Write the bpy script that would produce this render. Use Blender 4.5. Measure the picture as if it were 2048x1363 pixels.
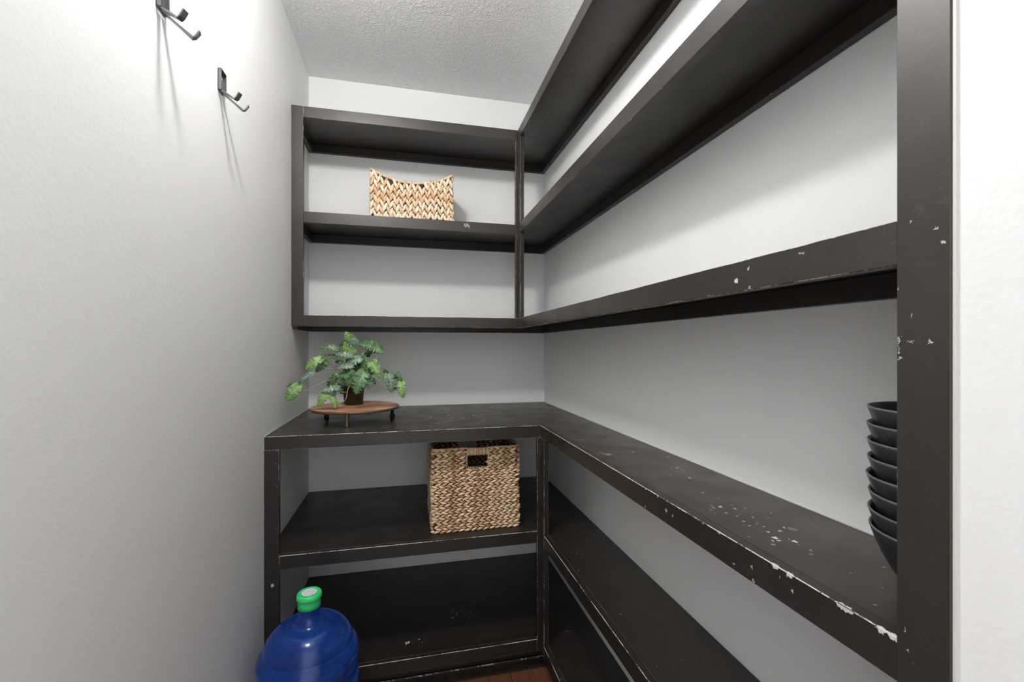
import bpy, bmesh, math, random
from mathutils import Vector, Matrix, noise as mnoise
random.seed(7)
SC = bpy.context.scene
COL = SC.collection
for o in list(bpy.data.objects):
    bpy.data.objects.remove(o)

# ------------------------------------------------------------------ camera, world, exposure
F, PSI, HY, CAMZ = 891.494, 0.2296, 692.6, 1.2        # focal length and horizon in pixels of a 2048 x 1363 frame
CP, SP = math.cos(PSI), math.sin(PSI)
cam = bpy.data.cameras.new('camera')
cam.sensor_width = 36.0
cam.lens = F / 2048 * 36.0
cam.shift_y = (HY - 681.5) / 2048
cam.clip_start = 0.02
camo = bpy.data.objects.new('camera', cam)
camo.location = (0, 0, CAMZ)
camo.rotation_euler = (math.pi / 2, 0, -PSI)
COL.objects.link(camo)
SC.camera = camo
W = bpy.data.worlds.new('world')
SC.world = W
W.use_nodes = True
W.node_tree.nodes['Background'].inputs[0].default_value = (1.0, 1.0, 1.0, 1)
W.node_tree.nodes['Background'].inputs[1].default_value = 1.9
SC.view_settings.view_transform = 'Standard'
SC.view_settings.look = 'None'
SC.view_settings.gamma = 1
SC.view_settings.use_curve_mapping = False
SC.view_settings.exposure = 0.0
LAMP = Vector((-0.235, 0.85, 2.35))
LAMP_STRENGTH = 318.0

# ------------------------------------------------------------------ measured planes (metres)
XL, XR, D = -0.453, 0.701, 2.256
YU, YC, XF = 1.932, 1.585, 0.478
PY0, PY1 = 0.302, 0.348
ZCEIL, ZC = 2.469, 0.908
RH, RT = 0.0445, 0.018          # rail height and thickness
UT = (2.165, 1.743, 1.326)      # tops of the upper shelves
LT = (0.518, 0.118)             # tops of the lower shelves
YEND = -0.40
HALL = -2.2                     # the room the pantry opens into goes on to here

def P(px, py, d):
    u = (px - 1024) / F * d
    return Vector((u * CP + d * SP, d * CP - u * SP, CAMZ - (py - HY) / F * d))

def on_z(px, py, z):
    return P(px, py, (CAMZ - z) * F / (py - HY))

def on_x(px, py, x):
    k = (px - 1024) / F
    return P(px, py, x / (k * CP + SP))

# ------------------------------------------------------------------ node helpers
class NT:
    def __init__(s, name):
        s.m = bpy.data.materials.new(name)
        s.m.use_nodes = True
        s.t = s.m.node_tree
        s.t.nodes.clear()
        s.out = s.n('ShaderNodeOutputMaterial')
        s.b = s.n('ShaderNodeBsdfPrincipled')
        s.l(s.b.outputs[0], s.out.inputs[0])
        s.tc = s.n('ShaderNodeTexCoord')
    def n(s, t, **k):
        x = s.t.nodes.new(t)
        for a, v in k.items():
            setattr(x, a, v)
        return x
    def l(s, a, b):
        s.t.links.new(a, b)
    def put(s, sock, v):
        if hasattr(v, 'links'):
            s.l(v, sock)
        else:
            sock.default_value = v
    def math(s, op, a, b=0.0, clamp=False):
        x = s.n('ShaderNodeMath', operation=op, use_clamp=clamp)
        s.put(x.inputs[0], a)
        s.put(x.inputs[1], b)
        return x.outputs[0]
    def vmath(s, op, a, b=None):
        x = s.n('ShaderNodeVectorMath', operation=op)
        s.put(x.inputs[0], a)
        if b is not None:
            s.put(x.inputs[1], b)
        return x.outputs['Value'] if op in ('LENGTH', 'DISTANCE') else x.outputs[0]
    def noise(s, scale, detail=2, rough=.5, vec=None, color=False):
        x = s.n('ShaderNodeTexNoise')
        s.l(vec or s.tc.outputs['Object'], x.inputs['Vector'])
        x.inputs['Scale'].default_value = scale
        x.inputs['Detail'].default_value = detail
        x.inputs['Roughness'].default_value = rough
        return x.outputs['Color'] if color else x.outputs[0]
    def ramp(s, fac, stops):
        x = s.n('ShaderNodeValToRGB')
        s.l(fac, x.inputs[0])
        e = x.color_ramp.elements
        while len(e) < len(stops):
            e.new(.5)
        for i, (p, c) in enumerate(stops):
            e[i].position = p
            e[i].color = c if hasattr(c, '__len__') else (c, c, c, 1)
        return x.outputs[0]
    def mix(s, fac, a, b):
        x = s.n('ShaderNodeMix', data_type='RGBA')
        s.put(x.inputs[0], fac)
        s.put(x.inputs[6], a)
        s.put(x.inputs[7], b)
        return x.outputs[2]
    def scale(s, v, sc):
        x = s.n('ShaderNodeMapping')
        s.l(v, x.inputs[0])
        x.inputs['Scale'].default_value = sc
        return x.outputs[0]
    def bump(s, h, strength=.3, dist=.002):
        x = s.n('ShaderNodeBump')
        x.inputs['Strength'].default_value = strength
        x.inputs['Distance'].default_value = dist
        s.l(h, x.inputs['Height'])
        s.l(x.outputs[0], s.b.inputs['Normal'])
    def set(s, **k):
        for a, v in k.items():
            s.put(s.b.inputs[a.replace('_', ' ')], v)
        return s.m

def simple(name, col, rough=.5, metal=0.0, **k):
    t = NT(name)
    return t.set(Base_Color=(*col, 1), Roughness=rough, Metallic=metal, **k)

def wall_paint(name, col, bump=.25):
    t = NT(name)
    n1 = t.noise(150, 3, .55)
    n2 = t.noise(38, 2, .5)
    h = t.math('ADD', n1, t.math('MULTIPLY', n2, 1.2))
    t.bump(h, bump, .0012)
    v = t.noise(1.7, 2)
    c = t.mix(v, (col[0] * .97, col[1] * .97, col[2] * .97, 1), (min(1, col[0] * 1.02), min(1, col[1] * 1.02), min(1, col[2] * 1.02), 1))
    # sparse scuffs
    vs = t.scale(t.tc.outputs['Object'], (1, 1, 2.2))
    sc = t.n('ShaderNodeTexVoronoi')
    t.l(vs, sc.inputs['Vector'])
    sc.inputs['Scale'].default_value = 7
    m = t.math('MULTIPLY', t.ramp(sc.outputs['Distance'], [(0.0, 1.0), (0.035, 0.0)]), t.ramp(t.noise(3, 1), [(.52, 0.0), (.6, .35)]))
    c = t.mix(m, c, (col[0] * .45, col[1] * .45, col[2] * .45, 1))
    return t.set(Base_Color=c, Roughness=.62)

def ceiling_mat():
    t = NT('knockdown_ceiling')
    a = t.noise(52, 2, .5)
    w = t.noise(160, 3, .6)
    rid = t.math('ABSOLUTE', t.math('SUBTRACT', a, .5))
    h = t.math('ADD', t.ramp(rid, [(.012, 1.0), (.060, 0.0)]), t.math('MULTIPLY', w, .55))
    t.bump(h, .8, .0022)
    return t.set(Base_Color=(.90, .905, .905, 1), Roughness=.85)

def painted_wood(name, fleck=.3, spots=(), clusters=(), grain=(1, 1, 1), tone=.85):
    """Espresso-brown paint with small knocks; spots and clusters are chips with their own place."""
    t = NT(name)
    vec = t.tc.outputs['Object']
    wob = t.vmath('MULTIPLY', t.vmath('SUBTRACT', t.noise(230, 3, .7, color=True), (.5, .5, .5)), (.012, .012, .012))
    vec_w = t.vmath('ADD', vec, wob)
    vo = t.n('ShaderNodeTexVoronoi')
    t.l(vec_w, vo.inputs['Vector'])
    vo.inputs['Scale'].default_value = 62
    rnd = t.n('ShaderNodeSeparateColor')
    t.l(vo.outputs['Color'], rnd.inputs[0])
    dot = t.math('LESS_THAN', vo.outputs['Distance'], t.math('MULTIPLY', rnd.outputs[0], .12))
    keep = t.math('GREATER_THAN', rnd.outputs[1], 1 - .10 * fleck)
    mask = t.math('MULTIPLY', dot, keep)
    mask = t.math('MULTIPLY', mask, .75)
    for (c, r) in clusters:
        q = t.vmath('LENGTH', t.vmath('DIVIDE', t.vmath('SUBTRACT', vec, c), r))
        inside = t.math('LESS_THAN', t.math('ADD', q, t.math('MULTIPLY', t.noise(40, 2), .6)), 1.3)
        v2 = t.n('ShaderNodeTexVoronoi')
        t.l(vec_w, v2.inputs['Vector'])
        v2.inputs['Scale'].default_value = 105
        s2 = t.n('ShaderNodeSeparateColor')
        t.l(v2.outputs['Color'], s2.inputs[0])
        d2 = t.math('LESS_THAN', v2.outputs['Distance'], t.math('MULTIPLY', t.math('POWER', s2.outputs[0], 1.8), .46))
        k2 = t.math('GREATER_THAN', s2.outputs[1], .66)
        mask = t.math('MAXIMUM', mask, t.math('MULTIPLY', inside, t.math('MULTIPLY', d2, k2)))
    for sp in spots:
        c, r = sp[0], sp[1]
        amt = sp[2] if len(sp) > 2 else .95
        q = t.vmath('LENGTH', t.vmath('DIVIDE', t.vmath('SUBTRACT', vec_w, c), r))
        mask = t.math('MAXIMUM', mask, t.math('MULTIPLY', t.math('LESS_THAN', q, 1.0), amt))
    gr = t.noise(30, 4, .6, vec=t.scale(vec, grain))
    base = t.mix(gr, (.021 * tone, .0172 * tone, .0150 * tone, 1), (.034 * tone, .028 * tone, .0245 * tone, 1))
    haze = t.ramp(t.noise(7, 4, .65), [(.5, 0.0), (.8, .25)])
    base = t.mix(haze, base, (.050 * tone, .044 * tone, .040 * tone, 1))
    scr = t.ramp(t.noise(24, 2, .4, vec=t.scale(t.noise(2.2, 1, color=True), (1, 1, 1))), [(.5, 0.0), (.505, .10), (.51, 0.0)])
    base = t.mix(scr, base, (.2, .19, .18, 1))
    col = t.mix(mask, base, (.60, .59, .57, 1))
    rough = t.math('ADD', t.ramp(t.noise(11, 3), [(.3, .30), (.75, .44)]), t.math('MULTIPLY', mask, .3))
    t.bump(t.math('ADD', t.math('MULTIPLY', gr, .5), t.noise(180, 2)), .10, .0006)
    return t.set(Base_Color=col, Roughness=rough)

def worn_edge(name, lo, hi):
    t = NT(name)
    n = t.math('ADD', t.math('MULTIPLY', t.noise(16, 5, .7), .7), t.math('MULTIPLY', t.noise(160, 2), .3))
    m = t.ramp(n, [(lo, 0.0), (hi, 1.0)])
    return t.set(Base_Color=t.mix(m, (.032, .028, .025, 1), (.52, .51, .49, 1)), Roughness=.5)

M = {}
M['wall'] = wall_paint('grey_wall_paint', (.80, .805, .805))
M['ceiling'] = ceiling_mat()
M['caulk'] = simple('white_caulk', (.62, .61, .57), .5)
M['edge_hi'] = worn_edge('heavily_worn_edge', .44, .50)
M['edge_mid'] = worn_edge('worn_edge', .50, .56)
M['edge_lo'] = worn_edge('lightly_worn_edge', .58, .64)
M['up'] = painted_wood('brown_painted_wood_upper', .25)
M['low'] = painted_wood('brown_painted_wood_lower_shaded', .9, tone=.62)  # same brown paint, darkened to stand for shade below the worktop
M['dark_metal'] = simple('gunmetal', (.16, .16, .165), .34, .8)
M['screw'] = simple('steel_screw', (.6, .6, .6), .3, 1)

# ------------------------------------------------------------------ object helpers
def empty(name, loc, label, cat, group=None):
    o = bpy.data.objects.new(name, None)
    o.empty_display_size = .05
    o.location = loc
    COL.objects.link(o)
    o['label'] = label
    o['category'] = cat
    if group:
        o['group'] = group
    return o

def link(name, me, mats, parent=None, smooth=False, base=None):
    """Mesh given in world coordinates; re-based on its thing's origin."""
    o = bpy.data.objects.new(name, me)
    for m in (mats if isinstance(mats, (list, tuple)) else [mats]):
        me.materials.append(m)
    if smooth:
        for p in me.polygons:
            p.use_smooth = True
    COL.objects.link(o)
    if parent is not None:
        off = Vector(parent.location)
        q = parent.parent
        while q is not None:
            off += Vector(q.location)
            q = q.parent
        me.transform(Matrix.Translation(-off))
        o.parent = parent
    return o

def bm_mesh(bm, name='m'):
    me = bpy.data.meshes.new(name)
    bm.normal_update()
    bm.to_mesh(me)
    bm.free()
    return me

def box_bm(bm, a, b, bevel=0.0, seg=1):
    r = bmesh.ops.create_cube(bm, size=1)
    vs = r['verts']
    for v in vs:
        v.co = Vector([(a[i] + b[i]) / 2 + v.co[i] * (b[i] - a[i]) for i in range(3)])
    if bevel:
        es = list({e for v in vs for e in v.link_edges})
        q = bmesh.ops.bevel(bm, geom=es, offset=bevel, segments=seg, affect='EDGES', profile=.5)
        for f in q['faces']:
            f.material_index = 1

def board(name, parent, a, b, mat='up', edge='edge_lo', bevel=.0009, jit=True):
    bm = bmesh.new()
    box_bm(bm, a, b, bevel)
    for f in bm.faces:          # the butt end at the post is not worn
        if abs(a[1] - PY1) < .002 and f.calc_center_median().y < a[1] + bevel * .6:
            f.material_index = 0
    return link(name, bm_mesh(bm), [M[mat] if isinstance(mat, str) else mat, M[edge]], parent)

def structure(name, boxes, mat, parent=None):
    bm = bmesh.new()
    for a, b in boxes:
        box_bm(bm, a, b)
    o = link(name, bm_mesh(bm), mat, parent)
    if parent is None:
        o['kind'] = 'structure'
    return o

def lathe(prof, n=48, center=(0, 0, 0), closed=False):
    bm = bmesh.new()
    rings = []
    for (r, z) in prof:
        if r < 1e-6:
            rings.append([bm.verts.new((center[0], center[1], center[2] + z))])
        else:
            rings.append([bm.verts.new((center[0] + r * math.cos(2 * math.pi * i / n), center[1] + r * math.sin(2 * math.pi * i / n), center[2] + z)) for i in range(n)])
    pairs = list(zip(rings[:-1], rings[1:]))
    if closed:
        pairs.append((rings[-1], rings[0]))
    for A, B in pairs:
        for i in range(n):
            j = (i + 1) % n
            if len(A) == 1 and len(B) == 1:
                continue
            if len(A) == 1:
                bm.faces.new((A[0], B[j], B[i]))
            elif len(B) == 1:
                bm.faces.new((A[i], A[j], B[0]))
            else:
                bm.faces.new((A[i], A[j], B[j], B[i]))
    bmesh.ops.recalc_face_normals(bm, faces=bm.faces)
    return bm

def smooth_path(pts, k=6):
    pts = [Vector(p) for p in pts]
    out = []
    for i in range(len(pts) - 1):
        p0 = pts[max(i - 1, 0)]
        p1, p2 = pts[i], pts[i + 1]
        p3 = pts[min(i + 2, len(pts) - 1)]
        for j in range(k):
            t = j / k
            out.append(.5 * ((2 * p1) + (-p0 + p2) * t + (2 * p0 - 5 * p1 + 4 * p2 - p3) * t * t + (-p0 + 3 * p1 - 3 * p2 + p3) * t ** 3))
    out.append(pts[-1])
    return out

def tube(bm, pts, r0, r1=None, n=7):
    r1 = r0 if r1 is None else r1
    prev = None
    up = Vector((0.13, .37, 1)).normalized()
    m = len(pts)
    for i, p in enumerate(pts):
        t = (pts[min(i + 1, m - 1)] - pts[max(i - 1, 0)]).normalized()
        s = t.cross(up)
        if s.length < 1e-4:
            s = t.cross(Vector((1, 0, 0)))
        s.normalize()
        u = s.cross(t)
        r = r0 + (r1 - r0) * i / (m - 1)
        ring = [bm.verts.new(p + (s * math.cos(2 * math.pi * k / n) + u * math.sin(2 * math.pi * k / n)) * r) for k in range(n)]
        if prev:
            for k in range(n):
                bm.faces.new((prev[k], prev[(k + 1) % n], ring[(k + 1) % n], ring[k]))
        else:
            bm.faces.new(ring[::-1])
        prev = ring
    bm.faces.new(prev)

# ------------------------------------------------------------------ the room
T = .10
structure('wall_left', [((XL - T, YEND, 0), (XL, D + T, ZCEIL))], M['wall'])
structure('wall_back', [((XL, D, 0), (XR, D + T, ZCEIL))], M['wall'])
structure('wall_right', [((XR, PY0, 0), (XR + T, D + T, ZCEIL)), ((XF + .004, YEND, 0), (XR + T, PY0, ZCEIL))], M['wall'])
structure('ceiling', [((XL - T, YEND, ZCEIL), (XR + T, D + T, ZCEIL + T))], M['ceiling'])
structure('trim_1', [((XF + .0015, PY0 - .0030, 0), (XF + .006, PY0 - .0002, ZCEIL))], M['caulk'])
structure('trim_2', [((XL, YC + .002, ZC), (XL + .0016, D, ZC + .0022)), ((XL, D - .0016, ZC), (XR, D, ZC + .0022)),
                     ((XR - .0016, PY0, ZC), (XR, D, ZC + .0022))], M['caulk'])

# floor: sub-floor with planks laid towards the back wall
sub = structure('floor', [((XL - T, YEND, -.06), (XR + T, D + T, -.006)), ((-1.6, HALL, -.06), (1.8, YEND, -.001))], simple('subfloor', (.05, .03, .02), .9))
ft = NT('brown_floor_boards')
oi = ft.n('ShaderNodeObjectInfo')
g = ft.noise(9, 5, .65, vec=ft.scale(ft.tc.outputs['Object'], (7, .7, 1)))
c1 = ft.ramp(g, [(.25, (.085, .033, .017, 1)), (.75, (.20, .085, .042, 1))])
c2 = ft.mix(ft.math('MULTIPLY', oi.outputs['Random'], .55), c1, (.10, .036, .018, 1))
ft.bump(g, .15, .0006)
M['plank'] = ft.set(Base_Color=c2, Roughness=.38)
pw = .082
x = XL
k = 0
while x < XF + .02:
    cuts = [YEND, YEND + .35 + .55 * ((k * .37) % 1), YEND + 1.35 + .6 * ((k * .61) % 1), 1.60]
    for a, b in zip(cuts[:-1], cuts[1:]):
        bm = bmesh.new()
        box_bm(bm, (x + .0006, a + .0006, -.006), (min(x + pw, XF + .04) - .0006, b - .0006, random.uniform(-.0004, 0)), .0010)
        link('plank', bm_mesh(bm), [M['plank'], M['plank']], sub)
    x += pw
    k += 1

# ------------------------------------------------------------------ upper shelving unit
UL = empty('upper_shelving_unit', (XL + .2, YU + .1, UT[2] - .056), 'L-shaped dark brown wall shelving with three open shelves above the worktop', 'shelving')
def loc(o, p):
    return tuple(Vector(p) - Vector(o.location))
r1 = on_x(1473, 562, XF); r2 = on_x(1497, 537, XF); r3 = on_x(1499, 574, XF); r4 = on_x(1603, 506, XF); r5 = on_x(1416, 592, XF)
M['rail_r'] = painted_wood('brown_painted_rail_knocked', .6, spots=[
    (loc(UL, r1), (.004, .0042, .0032)), (loc(UL, r2), (.004, .0028, .0016), .7), (loc(UL, r3), (.004, .0016, .0024), .6),
    (loc(UL, r4), (.004, .0044, .0012), .5), (loc(UL, r5), (.004, .003, .0011), .6)], grain=(1, .15, 1))
M['rail_s'] = painted_wood('brown_painted_rail_scraped', .5, spots=[
    (loc(UL, (XL + .69 + .0045 * i, YU, UT[1] - .013 - .004 * (i % 3))), (.0010 + .0012 * (i % 2), .004, .008), .6) for i in range(6)], grain=(.15, 1, 1))
SW = .0445
board('stile', UL, (XL, YU, UT[2] - RH), (XL + SW, YU + RT, UT[0]), 'up', 'edge_mid')
for i, z in enumerate(UT):
    e = 'edge_mid' if i == 2 else 'edge_lo'
    board('rail', UL, (XL + SW + .0004, YU + .0003, z - RH), (XF - .0002, YU + RT, z), 'rail_s' if i == 1 else 'up', e)
    board('rail', UL, (XF, PY1 + .0002, z - RH), (XF + RT, YU + RT, z), 'rail_r' if i == 2 else 'up', e)
    board('shelf_board', UL, (XL + .001, YU + RT + .0005, z - .018), (XR - .001, D - .001, z - .0005))
    board('shelf_board', UL, (XF + RT + .0005, PY0 + .001, z - .018), (XR - .001, YU + RT, z - .0005))
    board('cleat', UL, (XL + .001, D - .019, z - .056), (XR - .001, D - .0005, z - .0185))
    board('cleat', UL, (XR - .019, PY0 + .001, z - .056), (XR - .0005, D - .0195, z - .0185))
    board('cleat', UL, (XL + .0005, YU + RT + .001, z - .056), (XL + .019, D - .0195, z - .0185))
for a, b in ((UT[1], UT[0] - RH), (UT[2], UT[1] - RH)):
    board('stile', UL, (XF - .0105, YU + .0006, a), (XF - .0004, YU + RT, b), 'up', 'edge_mid', .0007)
    board('stile', UL, (XF + .0002, YU - .046, a), (XF + RT - .001, YU + RT, b), 'up', 'edge_mid', .0007)

# ------------------------------------------------------------------ lower shelving unit
LL = empty('lower_shelving_unit', (XL + .2, YC + .1, 0), 'L-shaped dark brown lower shelving with two worn shelves under the worktop', 'shelving')
s1 = on_z(1153, 1106, LT[0]); s2 = on_z(1157, 1139, LT[0]); s3 = on_z(1240, 1227, LT[0]); s4 = on_z(1312, 1331, LT[0]); s5 = on_z(1188, 1156, LT[0])
M['low_r'] = painted_wood('brown_painted_shelf_flecked_shaded', .8, spots=[
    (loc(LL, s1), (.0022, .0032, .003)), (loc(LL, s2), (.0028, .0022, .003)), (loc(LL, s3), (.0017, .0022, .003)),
    (loc(LL, s4), (.0016, .0020, .003)), (loc(LL, s5), (.001, .001, .003))], grain=(1, .15, 1), tone=.62)  # low tone colours in the shade under the worktop; flecks are wear
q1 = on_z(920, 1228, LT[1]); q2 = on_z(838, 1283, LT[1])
M['low_b'] = painted_wood('brown_painted_shelf_scuffed_shaded', 1.0, clusters=[(loc(LL, q1), (.05, .04, .01)), (loc(LL, q2), (.02, .03, .01))], grain=(.15, 1, 1), tone=.62)  # shade of the lower bays painted in by the darker tone
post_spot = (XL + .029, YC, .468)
M['low_post'] = painted_wood('brown_painted_stile_chipped_shaded', 1.6, spots=[(loc(LL, (XL + .025, YC, .425)), (.0045, .004, .006), .8)], grain=(1, 1, .15), tone=.62)  # darker tone carries painted shade; the chip is real wear
board('stile', LL, (XL, YC + .0002, 0), (XL + SW, YC + RT, ZC - RH), 'low_post', 'edge_mid')
for i, z in enumerate(LT):
    e = 'edge_hi'
    board('rail', LL, (XL + SW + .0004, YC + .0003, z - RH), (XF - .0115, YC + RT, z), 'low', e, .0013)
    board('rail', LL, (XF, PY1 + .0002, z - RH), (XF + RT, YC - .0465, z), 'low', e, .0012)
    board('shelf_board', LL, (XL + .001, YC + RT + .0004, z - .018), (XR - .001, D - .001, z - .0004), 'low_b' if i else 'low', 'edge_lo', .0004)
    board('shelf_board', LL, (XF + RT + .0004, PY0 + .001, z - .018), (XR - .001, YC + RT, z - .0004), 'low' if i else 'low_r', 'edge_lo', .0004)
    board('cleat', LL, (XL + .001, D - .019, z - .056), (XR - .001, D - .0005, z - .0185), 'low')
    board('cleat', LL, (XR - .019, PY0 + .001, z - .056), (XR - .0005, D - .0195, z - .0185), 'low')
board('stile', LL, (XF - .0105, YC + .0006, LT[1] - RH), (XF - .0004, YC + RT, ZC - RH), 'low', 'edge_mid', .0008)
board('stile', LL, (XF + .0002, YC - .046, LT[1] - RH), (XF + RT - .001, YC + RT, ZC - RH), 'low', 'edge_mid', .0008)
board('toe_kick', LL, (XL + .001, YC + .050, 0), (XF + .05, YC + .066, LT[1] - RH - .001), 'low')
board('toe_kick', LL, (XF + .030, PY0 + .001, 0), (XF + .046, YC + .049, LT[1] - RH - .001), 'low')
board('shoe_moulding', LL, (XL + .001, YC + .038, 0), (XF + .029, YC + .0495, .026), 'low', 'edge_mid', .003)

# ------------------------------------------------------------------ worktop
WT = empty('worktop', (XL + .4, YC + .2, ZC), 'worn dark brown L-shaped worktop with chipped front edge', 'worktop')
def wz(px, py):
    return loc(WT, on_z(px, py, ZC))
sp = [(wz(1217, 908), (.010, .011, .004), .28), (wz(1205, 905), (.006, .020, .004), .16),
      (wz(1266, 903), (.0050, .0028, .004)), (wz(1258, 901), (.003, .003, .004), .8), (wz(1336, 913), (.003, .003, .004), .8),
      (wz(1427, 1014), (.0016, .0045, .004)), (wz(1422, 1019), (.0022, .0015, .004)), (wz(1470, 1016), (.0034, .0032, .004)),
      (wz(1486, 1041), (.0026, .003, .004), .8), (wz(1515, 1045), (.0018, .0018, .004), .8), (wz(1542, 1025), (.002, .0016, .004), .8),
      (wz(1585, 1057), (.007, .0085, .004), .22), (wz(1551, 1076), (.0014, .0014, .004)), (wz(1544, 1088), (.0013, .0015, .004)),
      (wz(1768, 1133), (.0013, .0013, .004)), (wz(1765, 1174), (.0013, .0011, .004)), (wz(1749, 1208), (.0013, .0012, .004)),
      (wz(861, 834), (0.0060, 0.0076, .004)), (wz(896, 830), (0.0090, 0.0057, .004)), (wz(905, 834), (0.0080, 0.0053, .004)),
      (wz(925, 835), (0.0100, 0.0066, .004)), (wz(948, 830), (0.0100, 0.0076, .004)), (wz(967, 839), (0.0090, 0.0057, .004)),
      (wz(891, 842), (0.0070, 0.0042, .004)), (wz(876, 846), (0.0070, 0.0042, .004)), (wz(860, 851), (.010, .0020, .004)), (wz(982, 814.5), (.009, .008, .004), .7),
      (wz(827, 854), (.0022, .0022, .004)), (wz(916, 839), (.008, .003, .004), .6)]
cl = [(wz(915, 836), (.15, .045, .02)), (wz(1470, 1022), (.045, .11, .02)), (wz(1540, 1066), (.04, .07, .02)), (wz(1340, 938), (.03, .07, .02))]
M['top'] = painted_wood('brown_painted_worktop_lit', 1.7, spots=sp, clusters=cl, grain=(1, 1, 1), tone=1.15)  # lighter copy of the paint, with lamp light put into its colour
bm = bmesh.new()
pts = [(XL + .0005, YC + RT + .0004), (XF + RT + .0004, YC + RT + .0004), (XF + RT + .0004, PY0 + .0005), (XR - .0005, PY0 + .0005), (XR - .0005, D - .0005), (XL + .0005, D - .0005)]
vb = [bm.verts.new((a, b, ZC - .018)) for a, b in pts]
vt = [bm.verts.new((a, b, ZC - .0003)) for a, b in pts]
bm.faces.new(vt)
bm.faces.new(vb[::-1])
for i in range(6):
    j = (i + 1) % 6
    bm.faces.new((vb[i], vb[j], vt[j], vt[i]))
bmesh.ops.triangulate(bm, faces=[f for f in bm.faces if len(f.verts) > 4])
link('top_board', bm_mesh(bm), M['top'], WT)
er = [on_z(1543, 1130, ZC), on_z(1571, 1147, ZC), on_z(1670, 1209, ZC), on_z(1687, 1217, ZC), on_z(1752, 1256, ZC), on_z(1780, 1272, ZC), on_z(1431, 1063, ZC), on_z(1222, 936, ZC), on_z(1313, 990, ZC), on_z(1250, 955, ZC), on_z(1287, 976, ZC), on_z(1400, 1044, ZC)]
M['rail_top'] = painted_wood('brown_painted_worktop_rail_shaded', 1.3, spots=[
    (loc(WT, (XF + .0005, p.y, ZC - .001)), (.0035 if i < 6 else .002, .0052 if i < 6 else .003, .0042 if i < 6 else .0022)) for i, p in enumerate(er)] +
    [(loc(WT, (XF + .001, on_z(1776, 1270, ZC).y, ZC)), (.003, .009, .002))] +
    [(loc(WT, on_x(a, b, XF)), (.004, r, r * 1.2), .6) for a, b, r in ((1332, 1020, .003), (1290, 1013, .0025), (1506, 1162, .002), (1345, 1031, .0015), (1559, 1152, .0014), (1585, 1183, .0014), (1468, 1127, .0016))],
    grain=(1, .15, 1), tone=.7)  # lowered tone paints the front face as shaded; the spots are chips
board('edge_rail', WT, (XL, YC, ZC - RH), (XF, YC + RT, ZC), 'low', 'edge_hi', .0011)
board('edge_rail', WT, (XF + .0002, PY1 + .0002, ZC - RH), (XF + RT, YC + RT, ZC), 'rail_top', 'edge_hi', .0011)
board('cleat', WT, (XL + .001, D - .019, ZC - .056), (XR - .001, D - .0005, ZC - .0185), 'low')
board('cleat', WT, (XR - .019, PY0 + .001, ZC - .056), (XR - .0005, D - .0195, ZC - .0185), 'low')

# ------------------------------------------------------------------ tall end post
EP = empty('end_post', (XF, PY0, 0), 'tall dark brown upright post at the right end, beside the grey wall edge', 'post')
psp = []
for a, b, ry, rz in ((1822, 442, .0014, .0016), (1873, 457, .0011, .0013), (1885, 484, .0014, .0016), (1824, 631, .0006, .0032), (1860, 684, .001, .0018), (1822, 682, .0035, .0005),
                     (1798, 683, .0008, .005), (1800, 716, .0014, .0009), (1797, 575, .0006, .002), (1810, 1258, .0008, .002), (1813, 1300, .0010, .0012), (1797, 700, .0006, .003)):
    psp.append((loc(EP, on_x(a, b, XF)), (.004, ry, rz), .75))
M['post'] = painted_wood('brown_painted_post', .5, spots=psp, grain=(1, 1, .1))
board('post', EP, (XF - .0002, PY0, 0), (XF + RT, PY1, ZCEIL - .001), 'post', 'edge_lo', .0008)

# ------------------------------------------------------------------ coat hooks on the left wall
def hook(y, label):
    h = empty('coat_hook', (XL, y, 1.83), label, 'hook', 'double wall hooks on the left wall')
    w = .0165
    bm = bmesh.new()
    box_bm(bm, (XL + .0002, y - w, 1.830), (XL + .0022, y + w, 1.882), .0005)
    for s in (-1, 1):
        a = y + s * w
        box_bm(bm, (XL + .0002, min(a, a - s * .0022), 1.830), (XL + .0085, max(a, a - s * .0022), 1.882), .0005)
    box_bm(bm, (XL + .0002, y - w, 1.8800), (XL + .0085, y + w, 1.8822), .0005)
    link('back_plate', bm_mesh(bm), [M['dark_metal'], M['dark_metal']], h)
    sb = lathe([(0, .0035), (.003, .003), (.0045, .001), (.0045, 0)], 14)
    me = bm_mesh(sb)
    me.transform(Matrix.Translation((XL + .0022, y, 1.862)) @ Matrix.Rotation(math.pi / 2, 4, 'Y'))
    link('screw', me, M['screw'], h, True)
    for s in (-1, 1):
        p = [Vector((XL + .004, y + s * .007, 1.831)), Vector((XL + .024, y + s * .0175, 1.8168)), Vector((XL + .043, y + s * .0262, 1.8032)), Vector((XL + .0475, y + s * .0276, 1.8065)), Vector((XL + .0545, y + s * .0292, 1.8185))]
        bm = bmesh.new()
        prev = None
        for i, q in enumerate(p):
            t = (p[min(i + 1, 4)] - p[max(i - 1, 0)]).normalized()
            side = Vector((-t.y, t.x, 0)).normalized() * .0060
            if i < 2:
                side = Vector((0, 1, 0)) * .0058
            n = t.cross(side).normalized() * .0016
            ring = [bm.verts.new(q + side + n), bm.verts.new(q - side + n), bm.verts.new(q - side - n), bm.verts.new(q + side - n)]
            if prev:
                for k2 in range(4):
                    bm.faces.new((prev[k2], prev[(k2 + 1) % 4], ring[(k2 + 1) % 4], ring[k2]))
            else:
                bm.faces.new(ring[::-1])
            prev = ring
        bm.faces.new(prev)
        bmesh.ops.recalc_face_normals(bm, faces=bm.faces)
        link('prong', bm_mesh(bm), M['dark_metal'], h)
hook(.966, 'dark metal double-prong hook on left wall, the higher one at the picture top')
hook(1.241, 'dark metal double-prong hook on left wall, the one nearer the shelves')

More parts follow.
